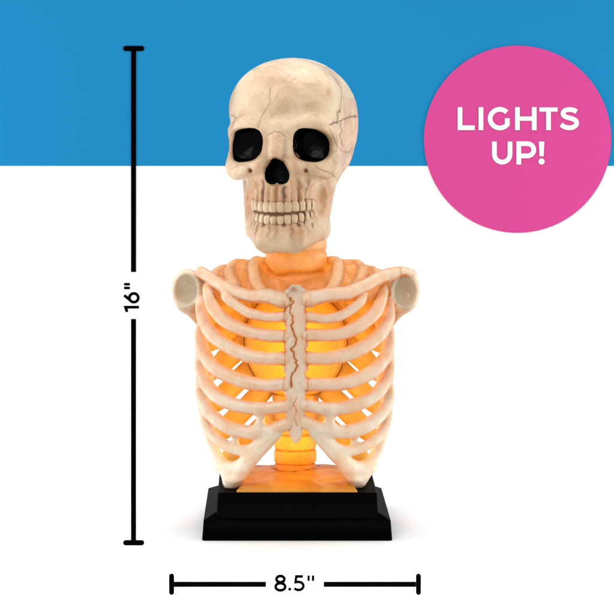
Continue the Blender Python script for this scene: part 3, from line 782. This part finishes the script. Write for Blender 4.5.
# ------------------------------------------------------------------ lettering from strokes
def stroke(pts, w, closed=False):
    """flat ribbon with mitred joints -> outline quads in 2D"""
    n = len(pts); L_, R_ = [], []
    for i in range(n):
        p = pts[i]
        a = pts[(i-1) % n] if (closed or i > 0) else None
        b = pts[(i+1) % n] if (closed or i < n-1) else None
        def nrm(u, v_):
            dx, dy = v_[0]-u[0], v_[1]-u[1]; l = math.hypot(dx, dy); return (-dy/l, dx/l)
        if a is None: nn = nrm(p, b); k = 1
        elif b is None: nn = nrm(a, p); k = 1
        else:
            n1, n2 = nrm(a, p), nrm(p, b); sx, sy_ = n1[0]+n2[0], n1[1]+n2[1]; l = math.hypot(sx, sy_)
            nn = (sx/l, sy_/l); k = 1/max(.3, nn[0]*n1[0]+nn[1]*n1[1])
        L_.append((p[0]+nn[0]*k*w/2, p[1]+nn[1]*k*w/2)); R_.append((p[0]-nn[0]*k*w/2, p[1]-nn[1]*k*w/2))
    return L_, R_, closed
def arc(cx_, cy_, rx, ry, a0, a1, n=20):
    return [(cx_+rx*math.cos(math.radians(a0+(a1-a0)*i/n)), cy_-ry*math.sin(math.radians(a0+(a1-a0)*i/n))) for i in range(n+1)]
def prism(name, shapes, Y, th, mat, parent, origin=(0, 0, 0)):
    """shapes: list of strokes / polygons in photo units on a plane facing the camera at depth Y, th thick"""
    vs, fs = [], []; Y00 = Y
    for si, sh in enumerate(shapes):
        Y = Y00-.05*si
        if len(sh) == 3 and isinstance(sh[2], bool):
            L_, R_, cl = sh; n = len(L_); b = len(vs)
            for Yy in (Y-th, Y):
                for p in L_: x_, _, z_ = P(p[0], p[1], Y-th); vs.append((x_, Yy, z_))
                for p in R_: x_, _, z_ = P(p[0], p[1], Y-th); vs.append((x_, Yy, z_))
            for i in range(n if cl else n-1):
                j = (i+1) % n
                fs += [[b+i, b+j, b+n+j, b+n+i], [b+2*n+i, b+3*n+i, b+3*n+j, b+2*n+j], [b+i, b+2*n+i, b+2*n+j, b+j], [b+n+i, b+n+j, b+3*n+j, b+3*n+i]]
            if not cl:
                for i in (0, n-1): fs.append([b+i, b+n+i, b+3*n+i, b+2*n+i])
        else:
            n = len(sh); b = len(vs)
            for Yy in (Y-th, Y):
                for p in sh: x_, _, z_ = P(p[0], p[1], Y-th); vs.append((x_, Yy, z_))
            fs.append([b+i for i in range(n)]); fs.append([b+n+i for i in range(n)][::-1])
            for i in range(n): fs.append([b+i, b+n+i, b+n+(i+1) % n, b+(i+1) % n])
    o = pmesh(name, vs, fs, mat, parent, origin)
    import bmesh
    bm = bmesh.new(); bm.from_mesh(o.data); bmesh.ops.recalc_face_normals(bm, faces=bm.faces); bm.to_mesh(o.data); bm.free()
    return o
def thing(name, label, cat, loc):
    o = bpy.data.objects.new(name, None); o.location = [c*S for c in loc]; link(o); o['label'] = label; o['category'] = cat; return o
# badge: overlaid caption graphic, built as a flat disc on the wall
bo = P(517.5, 232, YW)
badge = thing('caption_badge', 'flat pink round caption graphic reading LIGHTS UP! in white capitals', 'sign', bo)
prism('disc', [arc(517.6, 139.2, 93.6, 93.6, 0, 357.5, 143)], YW-.4, 1.0, M_pink, badge, bo)
LW = 4.6; t_, b_ = 107.2, 130.0; tm, bm_ = t_+LW/2, b_-LW/2
def letters(badge):
    h = LW/2
    prism('letter', [stroke([(460, t_), (460, bm_), (474.6, bm_)], LW)], YW-1.6, .6, M_letter, badge, bo)
    prism('letter', [stroke([(481, t_), (481, b_)], LW)], YW-1.6, .6, M_letter, badge, bo)
    g_ = arc(499.8, 118.6, 9.7, 9.3, 44, 322, 28)
    prism('letter', [stroke(g_, LW), stroke([(507.3, 118.2), (507.3, 125.6)], LW)], YW-1.6, .6, M_letter, badge, bo)
    prism('letter', [stroke([(517.4, t_), (517.4, b_)], LW), stroke([(534.2, t_), (534.2, b_)], LW), stroke([(517.4+h, 118.6), (534.2-h, 118.6)], LW*.9)], YW-1.6, .6, M_letter, badge, bo)
    prism('letter', [stroke([(539.4, tm), (557.6, tm)], LW*.9), stroke([(548.5, tm+h*.9), (548.5, b_)], LW)], YW-1.6, .6, M_letter, badge, bo)
    s_ = arc(569.6, 113.7, 6.6, 4.7, 30, 250, 14)[:-1]+arc(569.2, 123.5, 6.9, 4.6, 75, -150, 16)
    s_ = [(576.6, 111.7), (573.5, 110.1), (570, 109.5), (566.2, 110.0), (563.5, 111.8), (563.1, 114.2), (565.0, 116.4), (568.5, 117.7), (572.2, 118.7), (575.5, 120.4), (576.6, 122.9), (575.7, 125.5), (572.6, 127.3), (569, 127.7), (565, 127.0), (561.0, 124.6)]
    s_ = [tuple(p) for p in spline(np.array(s_), 4)]
    prism('letter', [stroke(s_, LW)], YW-1.6, .6, M_letter, badge, bo)
    t2, b2 = 141.6, 164.4
    u_ = [(494.4, t2), (494.4, 154)]+arc(502.2, 154.3, 7.8, 7.8, 180, 360, 20)[1:-1]+[(510, 154), (510, t2)]
    prism('letter', [stroke(u_, LW)], YW-1.6, .6, M_letter, badge, bo)
    pp = [(518.8, b2), (518.8, t2+h*.9), (526, t2+h*.9)]+arc(527.2, t2+h*.9+6.1, 6.6, 6.1, 88, -88, 16)+[(526, t2+h*.9+12.2), (518.8+h, t2+h*.9+12.2)]
    prism('letter', [stroke(pp, LW)], YW-1.6, .6, M_letter, badge, bo)
    prism('letter', [[(538.9, t2), (544.3, t2), (543.5, 156.2), (539.7, 156.2)], arc(541.6, 161.5, 3.0, 3.0, 0, 345, 23)], YW-1.6, .6, M_letter, badge, bo)
letters(badge)
def pill(x0, y0, x1, y1):
    r = min(x1-x0, y1-y0)/2; pts = []
    for cx_, cy_, a0 in ((x1-r, y0+r, 0), (x0+r, y0+r, 90), (x0+r, y1-r, 180), (x1-r, y1-r, 270)): pts += arc(cx_, cy_, r, r, a0, a0+88, 8)
    return pts
def q4(x0, y0, x1, y1): return [(x0, y0), (x1, y0), (x1, y1), (x0, y1)]
# height dimension: overlaid caption graphic, built flat on the wall
ho = P(133.5, 545, YW)
hg = thing('height_caption_line', 'tall black upright dimension caption line marked 16" on the backdrop left of the bust', 'sign', ho)
prism('bar', [q4(131, 51.1, 136, 272)], YW-.3, .7, M_ink, hg, ho); prism('bar', [q4(131, 319, 136, 540.1)], YW-.3, .7, M_ink, hg, ho)
prism('end_cap', [pill(123.1, 45.8, 144.1, 51)], YW-.3, .7, M_ink, hg, ho); prism('end_cap', [pill(123.1, 540.2, 144.1, 545.4)], YW-.3, .7, M_ink, hg, ho)
def rot(pts): return [(139.0+b, 312.2-a) for a, b in pts]          # reading upwards; baseline x = 139
w = 2.8
one = rot([(1.2, -10.9), (5.1, -13.5), (5.1, 0)])
one = rot([(0.2, -12.0), (5.0, -13.6), (5.0, 0)])
prism('numeral', [stroke(one, w)], YW-.3, .7, M_ink, hg, ho)
c6 = rot([(14.4+4.4*math.cos(math.radians(a)), -5.2-4.4*math.sin(math.radians(a))) for a in range(0, 360, 12)])
prism('numeral', [stroke(c6, w, True), stroke(rot([(16.9, -14.9), (11.8, -8.7)]), w)], YW-.3, .7, M_ink, hg, ho)
prism('inch_mark', [stroke(rot([(24.2, -15), (24.2, -9.2)]), 2.5), stroke(rot([(28, -15), (28, -9.2)]), 2.5)], YW-.3, .7, M_ink, hg, ho)
# width dimension: overlaid caption graphic, built flat on the plinth
wo = P(295, 596, YP)
wg = thing('width_caption_line', 'short black level dimension caption line marked 8.5" on the plinth below the bust', 'sign', wo)
YB = YP-.2
prism('bar', [q4(174.2, 582, 266, 587)], YB, .6, M_ink, wg, wo); prism('bar', [q4(323.7, 582, 415.9, 587)], YB, .6, M_ink, wg, wo)
prism('end_cap', [pill(169, 573.8, 174.1, 595)], YB, .6, M_ink, wg, wo); prism('end_cap', [pill(416, 573.8, 421, 595)], YB, .6, M_ink, wg, wo)
e8 = [(280.4+4.0*math.cos(math.radians(a)), 579.3-3.1*math.sin(math.radians(a))) for a in range(0, 360, 12)]
f8 = [(280.4+4.8*math.cos(math.radians(a)), 586.9-3.6*math.sin(math.radians(a))) for a in range(0, 360, 12)]
prism('numeral', [stroke(e8, 2.75, True), stroke(f8, 2.75, True)], YB, .6, M_ink, wg, wo)
prism('point', [arc(289.7, 589.3, 1.6, 1.6, 0, 340, 17)], YB, .6, M_ink, wg, wo)
f5 = [(303.0, 576.6), (296.2, 576.6), (295.5, 582.4)]+[(298.6, 582.0), (301.5, 582.7), (303.2, 584.6), (303.4, 586.8), (302.2, 588.9), (299.8, 590.1), (297, 590.0), (294.2, 588.6)]
prism('numeral', [stroke(f5, 2.6)], YB, .6, M_ink, wg, wo)
prism('inch_mark', [stroke([(308.6, 575.6), (308.6, 581)], 2.5), stroke([(313, 575.6), (313, 581)], 2.5)], YB, .6, M_ink, wg, wo)

# ------------------------------------------------------------------ lamps
def lamp(name, typ, loc, energy, col=(1, 1, 1), size=10, tgt=None, parent=None, size_y=None):
    l = bpy.data.lights.new(name, typ); l.energy = energy*S*S*1000; l.color = col
    if typ == 'AREA':
        l.size = size*S
        if size_y: l.shape = 'RECTANGLE'; l.size_y = size_y*S
    else: l.shadow_soft_size = size*S
    o = bpy.data.objects.new(name, l); o.location = [c*S for c in loc]
    if parent is not None: o.location = [(c-d)*S for c, d in zip(loc, ORG)]
    link(o, parent)
    if tgt:
        from mathutils import Vector
        dv = Vector([b-a for a, b in zip(loc, tgt)]); o.rotation_euler = dv.to_track_quat('-Z', 'Y').to_euler()
    return o
import sys
WARM = (1, .70, .22)
KEY, FILL, WALLP = 5200, 1400, 9000
lamp('key_softbox', 'AREA', (-520, -1150, 900), KEY, (1, .98, .95), 500, (-10, 0, 250))
lamp('fill_softbox', 'AREA', (800, -1100, 420), FILL, (1, .99, .97), 600, (-10, 0, 250))
lamp('added_wall_wash', 'AREA', (-1150, 60, 230), WALLP, (1, 1, 1), 300, (120, YW, 230), size_y=1400)  # added unseen lamp pair, washes the backdrop to white
lamp('added_wall_wash', 'AREA', (1150, 60, 230), WALLP, (1, 1, 1), 300, (-120, YW, 230), size_y=1400)
pf = lamp('added_plinth_fill', 'AREA', (-7, -520, -170), 620, (1, 1, 1), 420, (-7, YP, -100), size_y=130); pf.data.spread = math.radians(34)  # added unseen lamp, lifts only the plinth front to white
tl = lamp('added_top_fill', 'AREA', (-7, 60, 1250), 1900, (1, 1, 1), 500, (-7, 0, 0)); tl.data.spread = math.radians(90)  # added unseen overhead lamp, brightens the plinth top
x, y, z = P(295.5, 345, -12)
lamp('bulb', 'POINT', (x, y-30, z+22), 105, WARM, 7, parent=bust)
lamp('bulb', 'POINT', (x, y-30, z-50), 100, WARM, 7, parent=bust)
lamp('bulb', 'POINT', (x, 26, z), 14, (1, .56, .1), 7, parent=bust)           # inside the shade
lamp('bulb', 'POINT', (x, -34, 523-424), 24, WARM, 4, parent=bust)          # low in the chest
lamp('bulb', 'POINT', (x, 4, ZC+230-262), 30, WARM, 6, parent=bust)            # neck
lamp('bulb', 'POINT', (x-50, 4, ZC+230-282), 27, WARM, 6, parent=bust)          # chest
lamp('bulb', 'POINT', (x+50, 4, ZC+230-282), 27, WARM, 6, parent=bust)
lamp('bulb', 'POINT', (SX0, 26, 75), 19, WARM, 5, parent=bust)                   # spine
w_ = bpy.data.worlds.new('World'); bpy.context.scene.world = w_; w_.use_nodes = True
w_.node_tree.nodes['Background'].inputs['Color'].default_value = (1, 1, 1, 1)
w_.node_tree.nodes['Background'].inputs['Strength'].default_value = .60
# ------------------------------------------------------------------ camera
cam = bpy.data.cameras.new('camera'); co = bpy.data.objects.new('camera', cam); link(co)
co.location = (0, -D*S, ZC*S); co.rotation_euler = (math.pi/2, 0, 0)
cam.sensor_width = 36; cam.lens = 36*D/614; cam.shift_y = -(307-230)/614; cam.clip_start = .01; cam.clip_end = 50
sc = bpy.context.scene; sc.camera = co
sc.view_settings.view_transform = 'Standard'; sc.view_settings.look = 'None'; sc.view_settings.exposure = 0; sc.view_settings.gamma = 1
sc.render.engine = 'CYCLES'; sc.cycles.use_denoising = True; sc.cycles.max_bounces = 8
sc.render.resolution_x = sc.render.resolution_y = 1024
